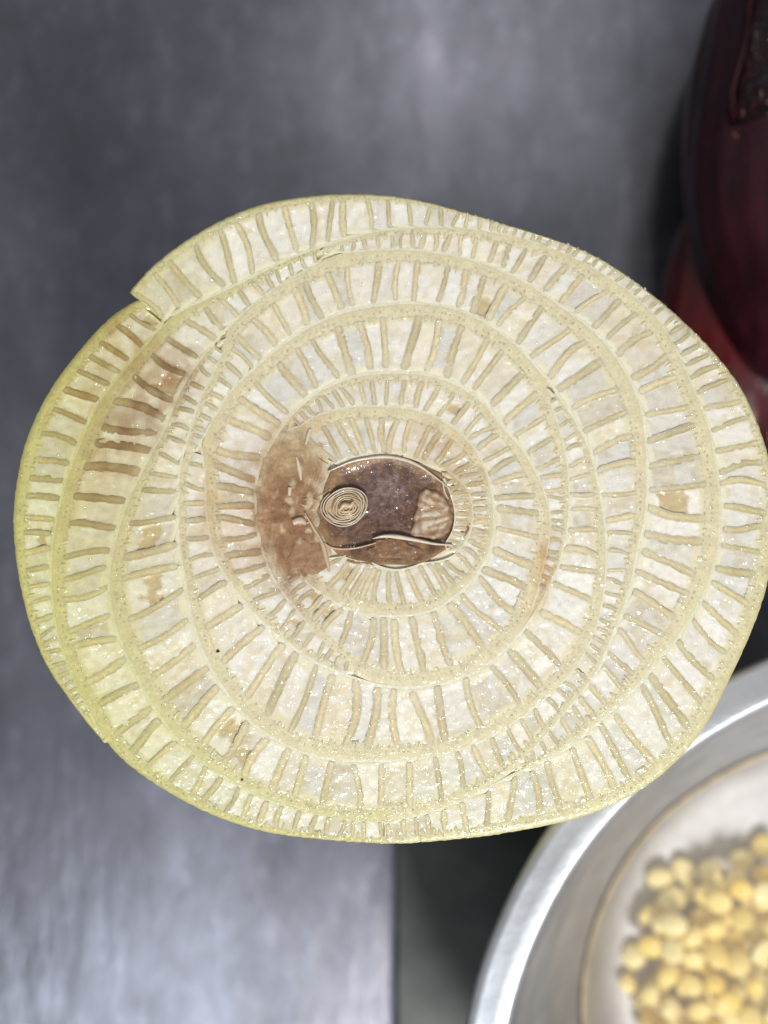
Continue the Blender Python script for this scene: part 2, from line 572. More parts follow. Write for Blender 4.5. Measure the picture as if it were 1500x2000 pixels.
def build_sheath(idx, spec):
    nm, opts, ipts, skf, skew, spf, green, wall = spec
    oc, ic = Curve(opts, 1.6 if wall else 2.2), Curve(ipts)
    om, im = (oc.a + oc.b) / 2, (ic.a + ic.b) / 2
    while im - om > 180:
        ic.shift(-360)
        im -= 360
    while im - om < -180:
        ic.shift(360)
        im += 360
    S = Sheath()
    S.a, S.b = max(oc.a, ic.a), min(oc.b, ic.b)
    S.oc, S.ic, S.green, S.idx = oc, ic, green, idx

    def T(q):
        return max(3.0, oc(q) - ic(q))

    def skin(q):
        t = T(q)
        kf = skf if nm != 'S1' else (0.30 if (q % 360) < 90 else 0.13)
        return min(36, max(3.0, kf * t + 4 * min(1, t / 40)))

    def inn(q):
        t = T(q)
        return min(9, 2 + 0.06 * t)

    S.T, S.skin, S.inn = T, skin, inn
    # --- the sheath itself: rim skin, sunken middle, inner skin, walls down to the counter
    zb = 0.000005 * idx
    phis = []
    ext_a = 0.0 if nm in ('S1', 'S2') else 5.0
    ext_b = 0.0 if nm == 'S1' else 5.0
    q = S.a - ext_a
    while q < S.b + ext_b:
        phis.append(q)
        q += math.degrees(4.5 / (oc(q) * 0.95))
    phis.append(S.b + ext_b)
    verts, cols = [], []
    nc = len(phis)
    ROWS = 17
    rows = [[] for _ in range(ROWS)]
    for q in phis:
        t, sk, ii = T(q), skin(q), inn(q)
        fl = smooth01(t, 14, 26)
        floor = -0.00026 * fl - 0.00001
        wl = wall and (nm != 'S3' or 88 < q % 360 < 141)
        over = max(S.a - q, q - S.b, 0.0) / 5.0
        d = [-0.4, -0.4, -0.4, 2.2, sk * 0.35, sk * 0.65, sk * 0.9, sk + 1.5, sk + 3, t * 0.5, t - ii - 3, t - ii - 1, t - ii * 0.7, t - ii * 0.35, t + 0.4, t + 0.4, t + 0.4]
        d = np.maximum.accumulate(np.clip(d, -0.4, t + 0.4))
        if not wl:
            d[0] = d[1] = d[2] = -6.0
        if over > 0:      # wing tips run out to a point between their neighbours
            d = t * 0.5 + (d - t * 0.5) * (1 - over)
            fl *= max(0.0, 1 - over * 4)
            floor = -0.00026 * fl - 0.00001
        rb = 0.00026 if wl else 0.00007
        dz = [0, -rb, -rb, -0.00005 if wl else 0.0, 0.0, 0.0, -0.00002 * fl, -0.00004 * fl, floor, floor, floor, -0.00004 * fl, -0.00002 * fl, 0.0, 0.0, 0.0, 0]
        ca, sa = math.cos(math.radians(q)), math.sin(math.radians(q))
        for k in range(ROWS):
            jit = 0.0
            if 3 < k < 8:
                jit = 1.6 * nz(q * 9, k * 3.0, 7, idx)
            r = oc(q) - (d[k] + jit * min(1, t / 30))
            if wl and k < 4:
                r += 1.6 * nz(q * 6, 0.0, 5, 11 + idx) + 2.2 * max(0, nz(q * 6, 3, 9, 17) - 0.35)
            x, y = CX + r * ca, CY + r * sa
            if k in (0, ROWS - 1):
                p3 = (((x - PX0) * U), -(y - PY0) * U, 0.0005)
            else:
                p3 = fp(x, y, dz[k] - 0.00004 * min(1, over * 3) + zb + 0.00003 * nz(x, y, 16, 2.0) + 0.00002 * nz(x, y, 7, 5.0))
            g = max(regional(x, y), green * smooth01(math.hypot(x - CX, y - CY), 430, 640) * (0.5 if x > CX else 1.0))
            if k <= 3:
                c = np.array(C_SKIN) * (0.86 if wl else 1.0)
                g = min(1, g + 0.25) if wl else g
            elif k <= 7:
                bl = (0, 0, 0, 0, 0, 0.12, 0.5, 0.8)[k]
                c = (np.array(C_SKIN) * (1 - bl) + np.array(C_CREAM) * bl) * (1 + 0.16 * nz(x, y, 8, 1) + 0.10 * nz(x, y, 30, 2))
                if fl < 1:
                    c = c * fl + np.array(C_CREAM) * (1 - fl)
            elif k <= 10:
                c = np.array(C_FLOOR) * fl + np.array(C_CREAM) * (1 - fl)
            elif k == 11:
                c = np.array(C_CREAM)
            else:
                c = np.array(C_LINE)
            c = stained(tinted(c, x, y, g), x, y, 1.0 if k < 11 else 0.7)
            rows[k].append((p3, c))
            if 4 <= k <= 6 and random.random() < 0.5:
                surf_pts.append((x, y, dz[k] + zb, idx))
    for k in range(ROWS):
        for (p3, c) in rows[k]:
            verts.append(p3)
            cols.append(c)
    faces = [fc for k, fc in enumerate(grid_faces(ROWS, nc)) if (k // (nc - 1)) not in (1, ROWS - 3)]
    for j in range(nc - 1):
        faces.append((j, (ROWS - 1) * nc + j, (ROWS - 1) * nc + j + 1, j + 1))
    faces.append(tuple(k * nc for k in range(ROWS))[::-1])
    faces.append(tuple(k * nc + nc - 1 for k in range(ROWS)))
    faces = [fc[::-1] for fc in faces]
    S.obj = mesh_obj('sheath', verts, faces, M_flesh, stem, cols)

    # rows of tiny bundle ends in the skin
    for row in (0.42, 0.80):
        q = S.a + 0.8
        while q < S.b - 0.5:
            t, sk = T(q), skin(q)
            if t > 22 and random.random() < 0.75:
                dd = sk * row + random.uniform(-2, 2)
                r = oc(q) - dd
                x0, y0 = CX + r * math.cos(math.radians(q)), CY + r * math.sin(math.radians(q))
                rad = random.uniform(1.2, 2.8)
                b0 = len(notch_v)
                cd = stained(tinted(np.array(C_SKIN) * (random.uniform(0.84, 0.94) if random.random() < 0.55 else 1.12), x0, y0, max(regional(x0, y0), green * 0.5)), x0, y0)
                for j in range(6):
                    th = j * math.pi / 3
                    notch_v.append(fp(x0 + rad * math.cos(th), y0 + rad * math.sin(th) * 1.2, zb + 0.00001))
                    notch_c.append(cd)
                notch_v.append(fp(x0, y0, zb + 0.00005))
                notch_c.append(cd)
                for j in range(6):
                    notch_f.append((b0 + 6, b0 + (j + 1) % 6, b0 + j))
            q += math.degrees(random.uniform(7, 17) / oc(q))
    # --- septa and the chambers between them
    seps = []
    q = S.a + 0.6
    while q < S.b - 0.4:
        t = T(q)
        if t > 19:
            seps.append(q)
        sp = min(48, 12 + 0.30 * t) * spf * random.uniform(0.74, 1.26)
        if nm == 'S1':
            sp *= 1.0
        q += math.degrees(sp / ((oc(q) + ic(q)) / 2))
    waves = {}
    for q in seps:
        t = T(q)
        kx, ky = math.cos(math.radians(q)), math.sin(math.radians(q))
        sk_ = skew
        if nm == 'S1':
            deg = q % 360
            sk_ = -0.32 * (1 if 12 < deg < 75 else 0) - 0.12 * (1 if 215 < deg < 262 else 0)
        if nm == 'T2' and (q % 360) < 70:
            sk_ = -0.15
        waves[q] = (sk_ + random.uniform(-0.07, 0.07), random.uniform(-1, 1) * min(11, 0.09 * t), random.uniform(0, 6.28), random.uniform(2.5, 4.5))

    bounds = list(seps)
    for e_ in (S.a + 0.1, S.b - 0.1):
        if seps and T(e_) > 24:
            waves[e_] = (0.0, 0.0, 0.0, 3.0)
            bounds.append(e_)
    bounds.sort()

    def lat(q, dd):
        s_, am, ph, fr = waves[q]
        t = T(q)
        return s_ * (t / 2 - dd) * -1 + am * math.sin(ph + fr * dd / max(t, 1))

    def pos(q, dd, lateral):
        r0 = oc(q) - dd
        q2 = min(S.b, max(S.a, q + math.degrees(lateral / max(60, r0))))
        r = oc(q2) - dd * T(q2) / T(q)
        return CX + r * math.cos(math.radians(q2)), CY + r * math.sin(math.radians(q2))

    for i, q in enumerate(seps):
        t, sk, ii = T(q), skin(q), inn(q)
        w = min(8.2, max(3.0, 3.1 + 0.038 * t)) * random.uniform(0.75, 1.15)
        d0, d1 = sk * 0.62 + random.uniform(0, 0.05) * t, t - ii * 0.5 - random.uniform(0, 0.05) * t
        if d1 - d0 < 6:
            continue
        nr, ncol = max(5, int((d1 - d0) / 7)), 7
        vv, cc = [], []
        tone = random.uniform(0.84, 1.12)
        sd_ = random.choice((-1, 1))
        for a_ in range(nr + 1):
            fa = a_ / nr
            dd = d0 + (d1 - d0) * fa
            endw = min(1.0, (0.68 + 5.0 * min(fa, 1 - fa)))
            wl = w * endw * (1 + 0.28 * noise.noise(Vector((a_ * 0.8, q, 3.3))))
            for b_ in range(ncol):
                fb = b_ / (ncol - 1) * 2 - 1
                x, y = pos(q, dd, lat(q, dd) + fb * wl)
                edge = abs(fb) > 0.9
                prof = 0.00002 * (1 - fb * fb)
                z = 0.3 * prof + zb + 0.000036 - (0.000005 if edge else 0) + 0.00001 * nz(x, y, 5, 8)
                c = np.array(C_SEPT) * tone
                m_ = abs(fb)
                if m_ > 0.9:
                    c = c * 0.35 + np.array(C_CREAM) * 0.65
                    if fb * sd_ > 0 and nz(x, y, 14, 44) > -0.1:
                        c = np.array(C_SEPT) * 0.80
                elif m_ > 0.5:
                    c = c * (0.90 + 0.25 * nz(x, y, 10, 14))
                elif m_ < 0.2:
                    c = c * (1.12 + 0.35 * nz(x, y, 7, 4))
                else:
                    c = c * 1.04
                fd = 0.45 * smooth01(fa, 0.45, 1.0) + 0.45 * smooth01(-fa, -0.16, 0.0)
                c = c * (1 - fd) + np.array(C_CREAM) * fd
                c = stained(tinted(c, x, y, max(regional(x, y), green * 0.5 * smooth01(math.hypot(x - CX, y - CY), 430, 640))), x, y)
                c = c * (1 - np.array((0.30, 0.40, 0.50)) * rib_stain(x, y))
                vv.append(fp(x, y, z))
                cc.append(c)
        ff = [fc[::-1] for fc in grid_faces(nr + 1, ncol)]
        sept_records.append(((d1 - d0) * w, vv, ff, cc, S.obj))

    for i in range(len(bounds) - 1):
        q0, q1 = bounds[i], bounds[i + 1]
        if math.radians(q1 - q0) * oc(q0) > 95:
            continue
        qm = (q0 + q1) / 2
        t, sk, ii = T(qm), skin(qm), inn(qm)
        d0, d1 = sk * 0.72, t - ii * 0.55
        if d1 - d0 < 6:
            continue
        span = math.radians(q1 - q0) * (oc(qm) + ic(qm)) / 2
        nu, nv = max(7, min(15, int(span / 3.6))), max(7, min(24, int((d1 - d0) / 4.2)))
        # torn chambers show the deeper tan floor through a gap
        xm, ym = pos(qm, (d0 + d1) / 2, 0)
        pt = 0.03 + 0.07 * (1 if (x_in := (xm < 640 and ym > 1050)) else 0)
        torn = random.random() < pt and t > 45
        cut0, cut1 = 9, 9
        if torn:
            cut0 = random.uniform(-0.55, 0.1)
            cut1 = cut0 + random.uniform(0.5, 1.0)
        bright = random.choice((1.06, 1.0, 1.0, 0.94, 0.90, 0.84))
        warm = random.uniform(0, 1) ** 2
        cbase = np.array(C_PAD) * bright * (1 - warm * np.array((0.05, 0.10, 0.20)))
        basez = random.choice((0.00002, -0.00003, -0.00007, -0.00014))
        eb = random.uniform(0.10, 0.30)
        ea = random.uniform(0.02, 0.16)
        seed = random.uniform(0, 100)
        dl = random.uniform(-0.45, 0.35)
        vv, cc, keep = [], [], []
        for a_ in range(nv + 1):
            fb = a_ / nv
            dd = d0 + (d1 - d0) * fb
            for b_ in range(nu + 1):
                fa = b_ / nu
                qq = q0 + (q1 - q0) * fa
                l_ = lat(q0, dd) * (1 - fa) + lat(q1, dd) * fa
                x, y = pos(qq, dd, l_)
                e0 = min(fa, 1 - fa) * 2
                e1 = min(fb, 1 - fb) * 2
                jit = 0.16 * noise.noise(Vector((x / 11, y / 11, seed))) + 0.12 * noise.noise(Vector((x / 5, y / 5, seed + 9)))
                inside = min(e0 - (ea + 7.5 / max(span, 10)), (e1 - eb) * max(1.0, (d1 - d0) / max(span, 10)) * 0.8) + jit * 0.9
                wht = smooth01(inside, -0.06, 0.10)
                z = basez * 0.6 * wht + 0.00002 + zb
                z += wht * (0.00007 * noise.noise(Vector((x / 11, y / 11, seed))) + 0.00003 * noise.noise(Vector((x / 4.2, y / 4.2, seed))))
                z += (1 - wht) * 0.00002 * noise.noise(Vector((x / 6, y / 6, 4)))
                mott = 1 + 0.09 * noise.noise(Vector((x / 14, y / 14, seed + 3)))
                dull = smooth01(noise.noise(Vector((x / 22, y / 22, seed + 31))) + dl, 0.12, 0.30)
                cell = cbase * (1 - dull * np.array((0.06, 0.11, 0.22)))
                sb = max(0.0, 1 - fb * 5.0)
                lb = max(0.0, (fb - 0.85) / 0.15)
                crm = np.array(C_CREAM) * (1 - sb) + np.array(C_SKIN) * sb
                crm = crm * (1 - lb) + np.array(C_LINE) * lb
                c = crm * (1 - wht) + cell * mott * wht
                g = regional(x, y)
                c = tinted(c, x, y, (g * 0.95 if wht < 0.5 else g * 0.80))
                c = stained(c, x, y, 1.0 - 0.35 * wht)
                hole = False
                if torn:
                    hv = fb * 2 - 1 + 0.30 * noise.noise(Vector((x / 14, y / 14, seed)))
                    hf = smooth01(hv, cut0 - 0.06, cut0 + 0.06) * (1 - smooth01(hv, cut1 - 0.06, cut1 + 0.06)) * smooth01(e0 + jit, 0.16, 0.30)
                    hole = hf > 0.5
                    fcol = stained(tinted(np.array(C_FLOOR) * (1 + 0.1 * nz(x, y, 12, 3)), x, y, g * 0.9), x, y)
                    c = c * (1 - hf) + fcol * hf
                    z -= 0.00013 * hf
                keep.append(True)
                if a_ in (0, nv):
                    z = zb - 0.00001
                vv.append(fp(x, y, z))
                cc.append(c)
                if wht > 0.5 and random.random() < 0.10 and not hole:
                    surf_pts.append((x, y, z, idx + 100))
        ff = []
        for fc in grid_faces(nv + 1, nu + 1):
            if all(keep[k] for k in fc):
                ff.append(fc[::-1])
        pad_records.append(((d1 - d0) * span, vv, ff, cc, S.obj))
        # small vascular notch in the middle of the chamber's outer wall
        if t > 34 and random.random() < 0.6:
            nn_ = random.choice((1, 1, 1, 2))
            for k in range(nn_):
                fa = 0.5 if nn_ == 1 else (0.34, 0.66)[k]
                fa += random.uniform(-0.08, 0.08)
                qq = q0 + (q1 - q0) * fa
                ln, ww = random.uniform(5, 13), random.uniform(2.2, 4.2)
                b0 = len(notch_v)
                for a_ in range(5):
                    dd = d0 - 3 + (ln + 3) * a_ / 4
                    wl = ww * (1.1, 1.15, 1.1, 0.9, 0.45)[a_]
                    for b_ in range(5):
                        fb = b_ / 2 - 1
                        x, y = pos(qq, dd, lat(q0, dd) * (1 - fa) + lat(q1, dd) * fa + fb * wl)
                        z = 0.00002 * (1 - fb * fb) + 0.00003 + zb - (0.00004 if abs(fb) > 0.9 or a_ == 4 else 0)
                        c = np.array(C_SEPT) * 1.16 * (0.55 if abs(fb) > 0.9 or a_ == 4 else 1.0) + (np.array(C_CREAM) * 0.45 if abs(fb) > 0.9 or a_ == 4 else 0)
                        notch_v.append(fp(x, y, z))
                        notch_c.append(stained(tinted(c, x, y, regional(x, y)), x, y))
                notch_f.extend([fc[::-1] for fc in grid_faces(5, 5, base=b0)])
    return S


SH = [build_sheath(i, sp) for i, sp in enumerate(SHEATHS)]


def emit(records, name, rest_name, mat):
    records.sort(key=lambda r: -r[0])
    for (_, vv, ff, cc, par) in records[:300]:
        mesh_obj(name, vv, ff, mat, par, cc)
    V, F, K = [], [], []
    for (_, vv, ff, cc, par) in records[300:]:
        b = len(V)
        V += vv
        K += cc
        F += [tuple(i + b for i in fc) for fc in ff]
    if V:
        o = mesh_obj(rest_name, V, F, mat, stem, K)
        o['kind'] = 'stuff'


print('septa', len(sept_records), 'pads', len(pad_records))
emit(sept_records, 'septum', 'small_septa', M_sept)
emit(pad_records, 'air_chamber', 'small_air_chambers', M_pad)
o = mesh_obj('vascular_bundles', notch_v, notch_f, M_sept, stem, notch_c)
o['kind'] = 'stuff'

# solid flesh just below the cut, so no seam opens into the dark
ring = []
oc_a, oc_b = Curve(OUT_TOP), Curve(OUT_LEFT[:-1] + OUT_BOT)
verts, cols = [], []
n = 180
for k in range(n):
    q = 360 * k / n
    rr = None
    for cv in (oc_a, oc_b):
        for s_ in (-360, 0, 360):
            if cv.a <= q + s_ <= cv.b:
                rr = cv(q + s_) if rr is None else min(rr, cv(q + s_))
    ring.append((q, (rr or 600) - 9))
for (zz, hole) in ((0.001, 0), (H - 0.00028, 0), (H - 0.00029, 1)):
    for (q, r) in ring:
        if hole:
            r = 1.0 / math.sqrt((math.cos(math.radians(q)) / 138) ** 2 + (math.sin(math.radians(q)) / 102) ** 2)
        x, y = CX + r * math.cos(math.radians(q)), CY + r * math.sin(math.radians(q))
        verts.append(((x - PX0) * U, -(y - PY0) * U, zz))
        cols.append(C_CREAM)
faces = [fc[::-1] for fc in grid_faces(3, n, True)]
faces += [tuple(range(n))]
faces = [fc[::-1] for fc in faces]
mesh_obj('inner_flesh', verts, faces, M_flesh, stem, cols, smooth=False)

# --- the brown heart
core = stem      # the heart's pieces are parts of the stem itself


def blob_grid(name, cx, cy, rx, ry, rot, nrad, nang, zf, cf, mat, parent, edge=None):
    verts, cols = [fp(cx, cy, zf(cx, cy, 0.0))], [cf(cx, cy, 0.0)]
    ca, sa = math.cos(math.radians(rot)), math.sin(math.radians(rot))
    for i in range(1, nrad + 1):
        f_ = i / nrad
        for j in range(nang):
            th = 2 * math.pi * j / nang
            e = edge(th) if edge else 1.0
            lx, ly = rx * f_ * e * math.cos(th), ry * f_ * e * math.sin(th)
            x, y = cx + lx * ca - ly * sa, cy + lx * sa + ly * ca
            verts.append(fp(x, y, zf(x, y, f_)))
            cols.append(cf(x, y, f_))
    faces = [(0, 1 + (j + 1) % nang, 1 + j) for j in range(nang)]
    faces += grid_faces(nrad, nang, True, 1)
    faces = [fc[::-1] for fc in faces]
    return mesh_obj(name, verts, faces, mat, parent, cols)


def poly_edge(cx, cy, pts):
    a_ = sorted((math.atan2(y - cy, x - cx), math.hypot(x - cx, y - cy)) for (x, y) in pts)
    th = np.array([q_[0] for q_ in a_])
    rr = np.array([q_[1] for q_ in a_])
    th = np.r_[th - 2 * math.pi, th, th + 2 * math.pi]
    rr = np.r_[rr, rr, rr]

    def e(t):
        t = (t + math.pi) % (2 * math.pi) - math.pi
        return float(np.interp(t, th, rr)) * (1 + 0.03 * math.sin(9 * t) + 0.025 * math.sin(17 * t + 1))
    return e


def cav_z(x, y, f_):
    return -0.00034 + 0.00010 * nz(x, y, 30, 2) + 0.00009 * nz(x, y, 10, 3) + 0.00036 * smooth01(f_, 0.78, 0.97)


def cav_c(x, y, f_):
    a_ = np.array((0.155, 0.074, 0.042))
    b_ = np.array((0.165, 0.088, 0.070))
    k = smooth01(nz(x, y, 34, 6) + 0.9 * math.exp(-((x - 745) ** 2 + (y - 965) ** 2) / 2600), 0.15, 0.75)
    c = a_ * (1 - k) + b_ * k
    c = c * (1 + 0.8 * nz(x, y, 7, 7) + 0.45 * nz(x, y, 16, 8))
    fl_ = smooth01(nz(x, y, 11, 9) + 0.8 * math.exp(-((x - 760) ** 2 + (y - 950) ** 2) / 1500) - 0.15, 0.25, 0.6) * 0.55
    c = c * (1 - fl_) + np.array((0.36, 0.26, 0.24)) * fl_
    rim = smooth01(f_ + 0.22 * nz(x, y, 22, 91), 0.70, 0.96)
    return np.maximum(0.02, c * (1 - rim) + np.array((0.36, 0.205, 0.09)) * (1 + 0.3 * nz(x, y, 8, 92)) * rim)


blob_grid('heart_cavity', 762, 999, 148, 110, 4, 26, 90, cav_z, cav_c, M_core, core,
          lambda t: 1 + 0.05 * math.sin(3 * t + 1) + 0.03 * math.sin(7 * t))


# bruised tissue left of the heart
def bru_z(x, y, f_):
    return 0.00004 + 0.00010 * nz(x, y, 22, 12) + 0.00006 * nz(x, y, 8, 13) - 0.0003 * smooth01(f_, 0.9, 1.0)


def bru_c(x, y, f_):
    a_ = np.array((0.42, 0.235, 0.115))
    b_ = np.array((0.30, 0.150, 0.065))
    c_ = np.array((0.60, 0.46, 0.29))
    k = smooth01(nz(x, y, 30, 21), -0.25, 0.35)
    c = a_ * k + b_ * (1 - k)
    w = smooth01(nz(x, y, 17, 25) + 0.30 * smooth01(x, 540, 620) * (1 if y < 1040 else 0.2), 0.25, 0.6)
    c = c * (1 - w) + c_ * w
    up = smooth01(-y, -960, -880)
    c = c * (1 - 0.55 * up) + np.array((0.62, 0.47, 0.26)) * 0.55 * up
    ed = smooth01(f_ + 0.22 * nz(x, y, 20, 27), 0.60, 0.97)
    c = c * (1 - ed) + stained(C_CREAM, x, y) * ed
    return c * (1 + 0.30 * nz(x, y, 6, 26) + 0.2 * nz(x, y, 14, 28))


BRUISE = [(505, 900), (520, 868), (556, 822), (606, 826), (642, 872), (650, 920), (632, 950), (622, 1000), (628, 1040), (645, 1075), (645, 1110),
          (620, 1135), (590, 1150), (556, 1172), (540, 1148), (520, 1110), (503, 1060), (497, 1000), (497, 945)]
blob_grid('bruised_tissue', 572, 1000, 1, 1, 0, 28, 100, bru_z, bru_c, M_bruise, core, poly_edge(572, 1000, BRUISE))
blob_grid('bruised_lump', 602, 1090, 40, 44, 10, 14, 44,
          lambda x, y, f_: 0.00012 * (1 - f_ * f_) + 0.00004 + 0.00006 * nz(x, y, 9, 31) - 0.0002 * smooth01(f_, 0.80, 1),
          lambda x, y, f_: (np.array((0.40, 0.225, 0.115)) * (1 + 0.3 * nz(x, y, 9, 32))) * (1 - smooth01(f_, 0.5, 1)) + bru_c(x, y, 0.3) * smooth01(f_, 0.5, 1), M_bruise, core,
          lambda t: 1 + 0.12 * math.sin(2 * t + 1) + 0.07 * math.sin(5 * t) + 0.05 * math.sin(9 * t))
blob_grid('mucilage_lump', 775, 1078, 62, 24, 8, 14, 44,
          lambda x, y, f_: 0.00012 * (1 - f_ * f_) - 0.0002 + 0.00008 * nz(x, y, 9, 41) - 0.0008 * smooth01(f_, 0.92, 1),
          lambda x, y, f_: np.array((0.30, 0.155, 0.075)) * (1 + 0.4 * nz(x, y, 10, 42)), M_core, core,
          lambda t: 1 + 0.12 * math.sin(3 * t + 1) + 0.08 * math.sin(7 * t))


# pale ribbed tissue on the heart's right
def fan_c(x, y, f_):
    th = math.atan2(y - 1000, -(x - 915))
    rr_ = math.hypot(x - 915, y - 1000)
    rib = smooth01(noise.noise(Vector((th * 9.0, rr_ / 26, 5.1))) + 0.35 * nz(x, y, 7, 53), -0.18, 0.22)
    c = np.array((0.72, 0.61, 0.48)) * rib + np.array((0.46, 0.28, 0.15)) * (1 - rib)
    e = smooth01(f_ + 0.35 * nz(x, y, 12, 55), 0.50, 0.95)
    return c * (1 - e) + np.array((0.30, 0.17, 0.08)) * e


def fan_z(x, y, f_):
    th = math.atan2(y - 1000, -(x - 915))
    return -0.00002 + 0.00008 * noise.noise(Vector((th * 9.0, math.hypot(x - 915, y - 1000) / 26, 5.1))) + 0.00004 * nz(x, y, 7, 52) - 0.0004 * smooth01(f_, 0.88, 1)


FAN = [(818, 958), (840, 952), (862, 962), (879, 985), (886, 1008), (880, 1036), (864, 1052), (835, 1054), (798, 1046), (806, 1022), (814, 990)]
blob_grid('ribbed_tissue', 845, 1004, 1, 1, 0, 20, 72, fan_z, fan_c, M_bruise, core, poly_edge(845, 1004, FAN))


def ribbon(name, pts, widths, z0, arch, col, mat, parent, sub=6, h=0.0006):
    """a thin standing or lying strip with rounded top along a smooth line"""
    P = [Vector((x, y, 0)) for (x, y) in pts]
    path, wid = [], []
    for i in range(len(P) - 1):
        p0, p1, p2, p3 = P[max(0, i - 1)], P[i], P[i + 1], P[min(len(P) - 1, i + 2)]
        for s_ in range(sub):
            t = s_ / sub
            path.append(0.5 * ((2 * p1) + (p2 - p0) * t + (2 * p0 - 5 * p1 + 4 * p2 - p3) * t * t + (3 * p1 - p0 - 3 * p2 + p3) * t ** 3))
            wid.append(widths[i] * (1 - t) + widths[i + 1] * t)
    path.append(P[-1])
    wid.append(widths[-1])
    V, K = [], []
    n_ = len(path)
    for i, p_ in enumerate(path):
        d_ = (path[min(n_ - 1, i + 1)] - path[max(0, i - 1)]).normalized()
        nrm = Vector((-d_.y, d_.x, 0))
        for (f_, dz) in ((-1, -h), (-1, 0), (-0.4, arch), (0.4, arch), (1, 0), (1, -h)):
            q_ = p_ + nrm * (wid[i] * f_)
            V.append(fp(q_.x, q_.y, z0 + dz + 0.00005 * nz(q_.x, q_.y, 8, 61)))
            K.append(np.array(col) * (1 + 0.12 * nz(q_.x, q_.y, 9, 62)) * (0.85 if abs(f_) == 1 else 1))
    F = grid_faces(n_, 6)
    return mesh_obj(name, V, F, mat, parent, K)


WHT = (0.70, 0.60, 0.47)
ribbon('membrane', [(641, 921), (688, 901), (743, 892), (783, 896), (817, 909), (850, 932), (878, 954)], [1.2, 2.8, 3.4, 3.4, 3, 2, 1.0], 0.00022, 0.00012, WHT, M_memb, core)
ribbon('membrane', [(728, 1052), (748, 1047), (775, 1048), (815, 1055), (850, 1062), (884, 1064)], [0.8, 3.2, 4.6, 3.6, 2.6, 1.0], 0.00022, 0.00016, WHT, M_memb, core)
ribbon('membrane', [(596, 1002), (612, 1030), (628, 1058), (636, 1085), (643, 1116)], [1, 3, 4, 5, 2], 0.00022, 0.00016, (0.62, 0.47, 0.30), M_memb, core)
ribbon('membrane', [(612, 1030), (628, 1055), (650, 1070), (690, 1071), (735, 1060)], [1.5, 2.2, 2.2, 2, 1], 0.0001, 0.0001, (0.56, 0.40, 0.26), M_memb, core)
ribbon('membrane', [(579, 892), (585, 915), (588, 938)], [1.5, 4.5, 1.5], 0.00014, 0.00008, WHT, M_memb, core)
ribbon('membrane', [(606, 838), (601, 853), (597, 868)], [2.5, 4, 1.5], 0.00014, 0.00008, WHT, M_memb, core)
ribbon('membrane', [(566, 952), (565, 968)], [4, 3], 0.00014, 0.00008, WHT, M_memb, core)
ribbon('membrane', [(572, 1020), (588, 1016), (598, 1024)], [6, 8, 3], 0.00022, 0.0002, (0.60, 0.46, 0.34), M_memb, core)
ribbon('membrane', [(864, 940), (868, 960), (876, 975)], [1.5, 2, 1], 0.00022, 0.0001, WHT, M_memb, core)
for k in range(6):
    x, y = random.uniform(540, 630), random.uniform(890, 1050)
    a_ = random.uniform(-0.7, 0.7)
    L = random.uniform(10, 26)
    ribbon('fibre', [(x, y), (x + L * 0.5, y + L * 0.5 * a_ + 2), (x + L, y + L * a_)], [0.6, 1.7, 0.5], 0.00010, 0.00004,
           (0.52, 0.36, 0.21) if k % 3 else (0.42, 0.25, 0.13), M_memb, core, 3)

# the furled young leaf in the middle
roll = blob_grid('rolled_leaf', 675, 989, 43, 36, -8, 12, 60,
                 lambda x, y, f_: 0.00002 - 0.0004 * smooth01(f_, 0.9, 1.0),
                 lambda x, y, f_: np.array((0.54, 0.405, 0.245)) * (1 + 0.3 * nz(x, y, 6, 71)), M_memb, core)


def spiral(r0, r1, turns, ph, w, z, col, ex, ey):
    pts, ws = [], []
    n_ = int(turns * 22)
    for i in range(n_ + 1):
        t = i / n_
        th = ph + turns * 2 * math.pi * t
        r = r0 + (r1 - r0) * t + 1.1 * math.sin(3 * th + ph) * (0.4 + t) + 3.0 * noise.noise(Vector((th * 0.9, ph, 2.0)))
        pts.append((ex + r * math.cos(th) * 1.02, ey + r * math.sin(th) * 0.84 - 0.12 * r * math.cos(th)))
        ws.append(w * (0.5 + 0.5 * math.sin(math.pi * min(1, max(0, t))) ** 0.3))
    ribbon('leaf_layer', pts, ws, z * 0.6, 0.00006, col, M_memb, roll, 2, 0.0004)


spiral(6, 30, 4.8, 0.5, 1.6, 0.00040, (0.64, 0.50, 0.32), 678, 992)
spiral(8, 33, 4.8, 2.3, 1.0, 0.00034, (0.50, 0.36, 0.20), 678, 992)
spiral(31, 46, 3.0, 4.0, 1.4, 0.00055, (0.68, 0.58, 0.43), 674, 989)
spiral(34, 41, 1.3, 1.0, 1.3, 0.00045, (0.55, 0.42, 0.27), 675, 989)
ribbon('leaf_layer', [(664, 996), (672, 986), (684, 988), (690, 980)], [2, 5, 5, 2], 0.0006, 0.0002, (0.62, 0.50, 0.33), M_memb, roll, 4)

# --- juice beading on the cut
V, F = [], []


def droplet(x, y, z, r, el, rot):
    b = len(V)
    ca, sa = math.cos(rot), math.sin(rot)
    seg = 7
    for (rad, hh) in ((1.0, 0.0), (0.76, 0.24), (0.40, 0.40)):
        for j in range(seg):
            th = 2 * math.pi * j / seg
            lx, ly = rad * r * el * math.cos(th), rad * r * math.sin(th)
            V.append(fp(x + lx * ca - ly * sa, y + lx * sa + ly * ca, z + hh * r * U))
    V.append(fp(x, y, z + 0.45 * r * U))
    for i in range(2):
        for j in range(seg):
            j2 = (j + 1) % seg
            F.append((b + i * seg + j2, b + i * seg + j, b + (i + 1) * seg + j, b + (i + 1) * seg + j2))
    for j in range(seg):
        F.append((b + 2 * seg + (j + 1) % seg, b + 2 * seg + j, b + 3 * seg))


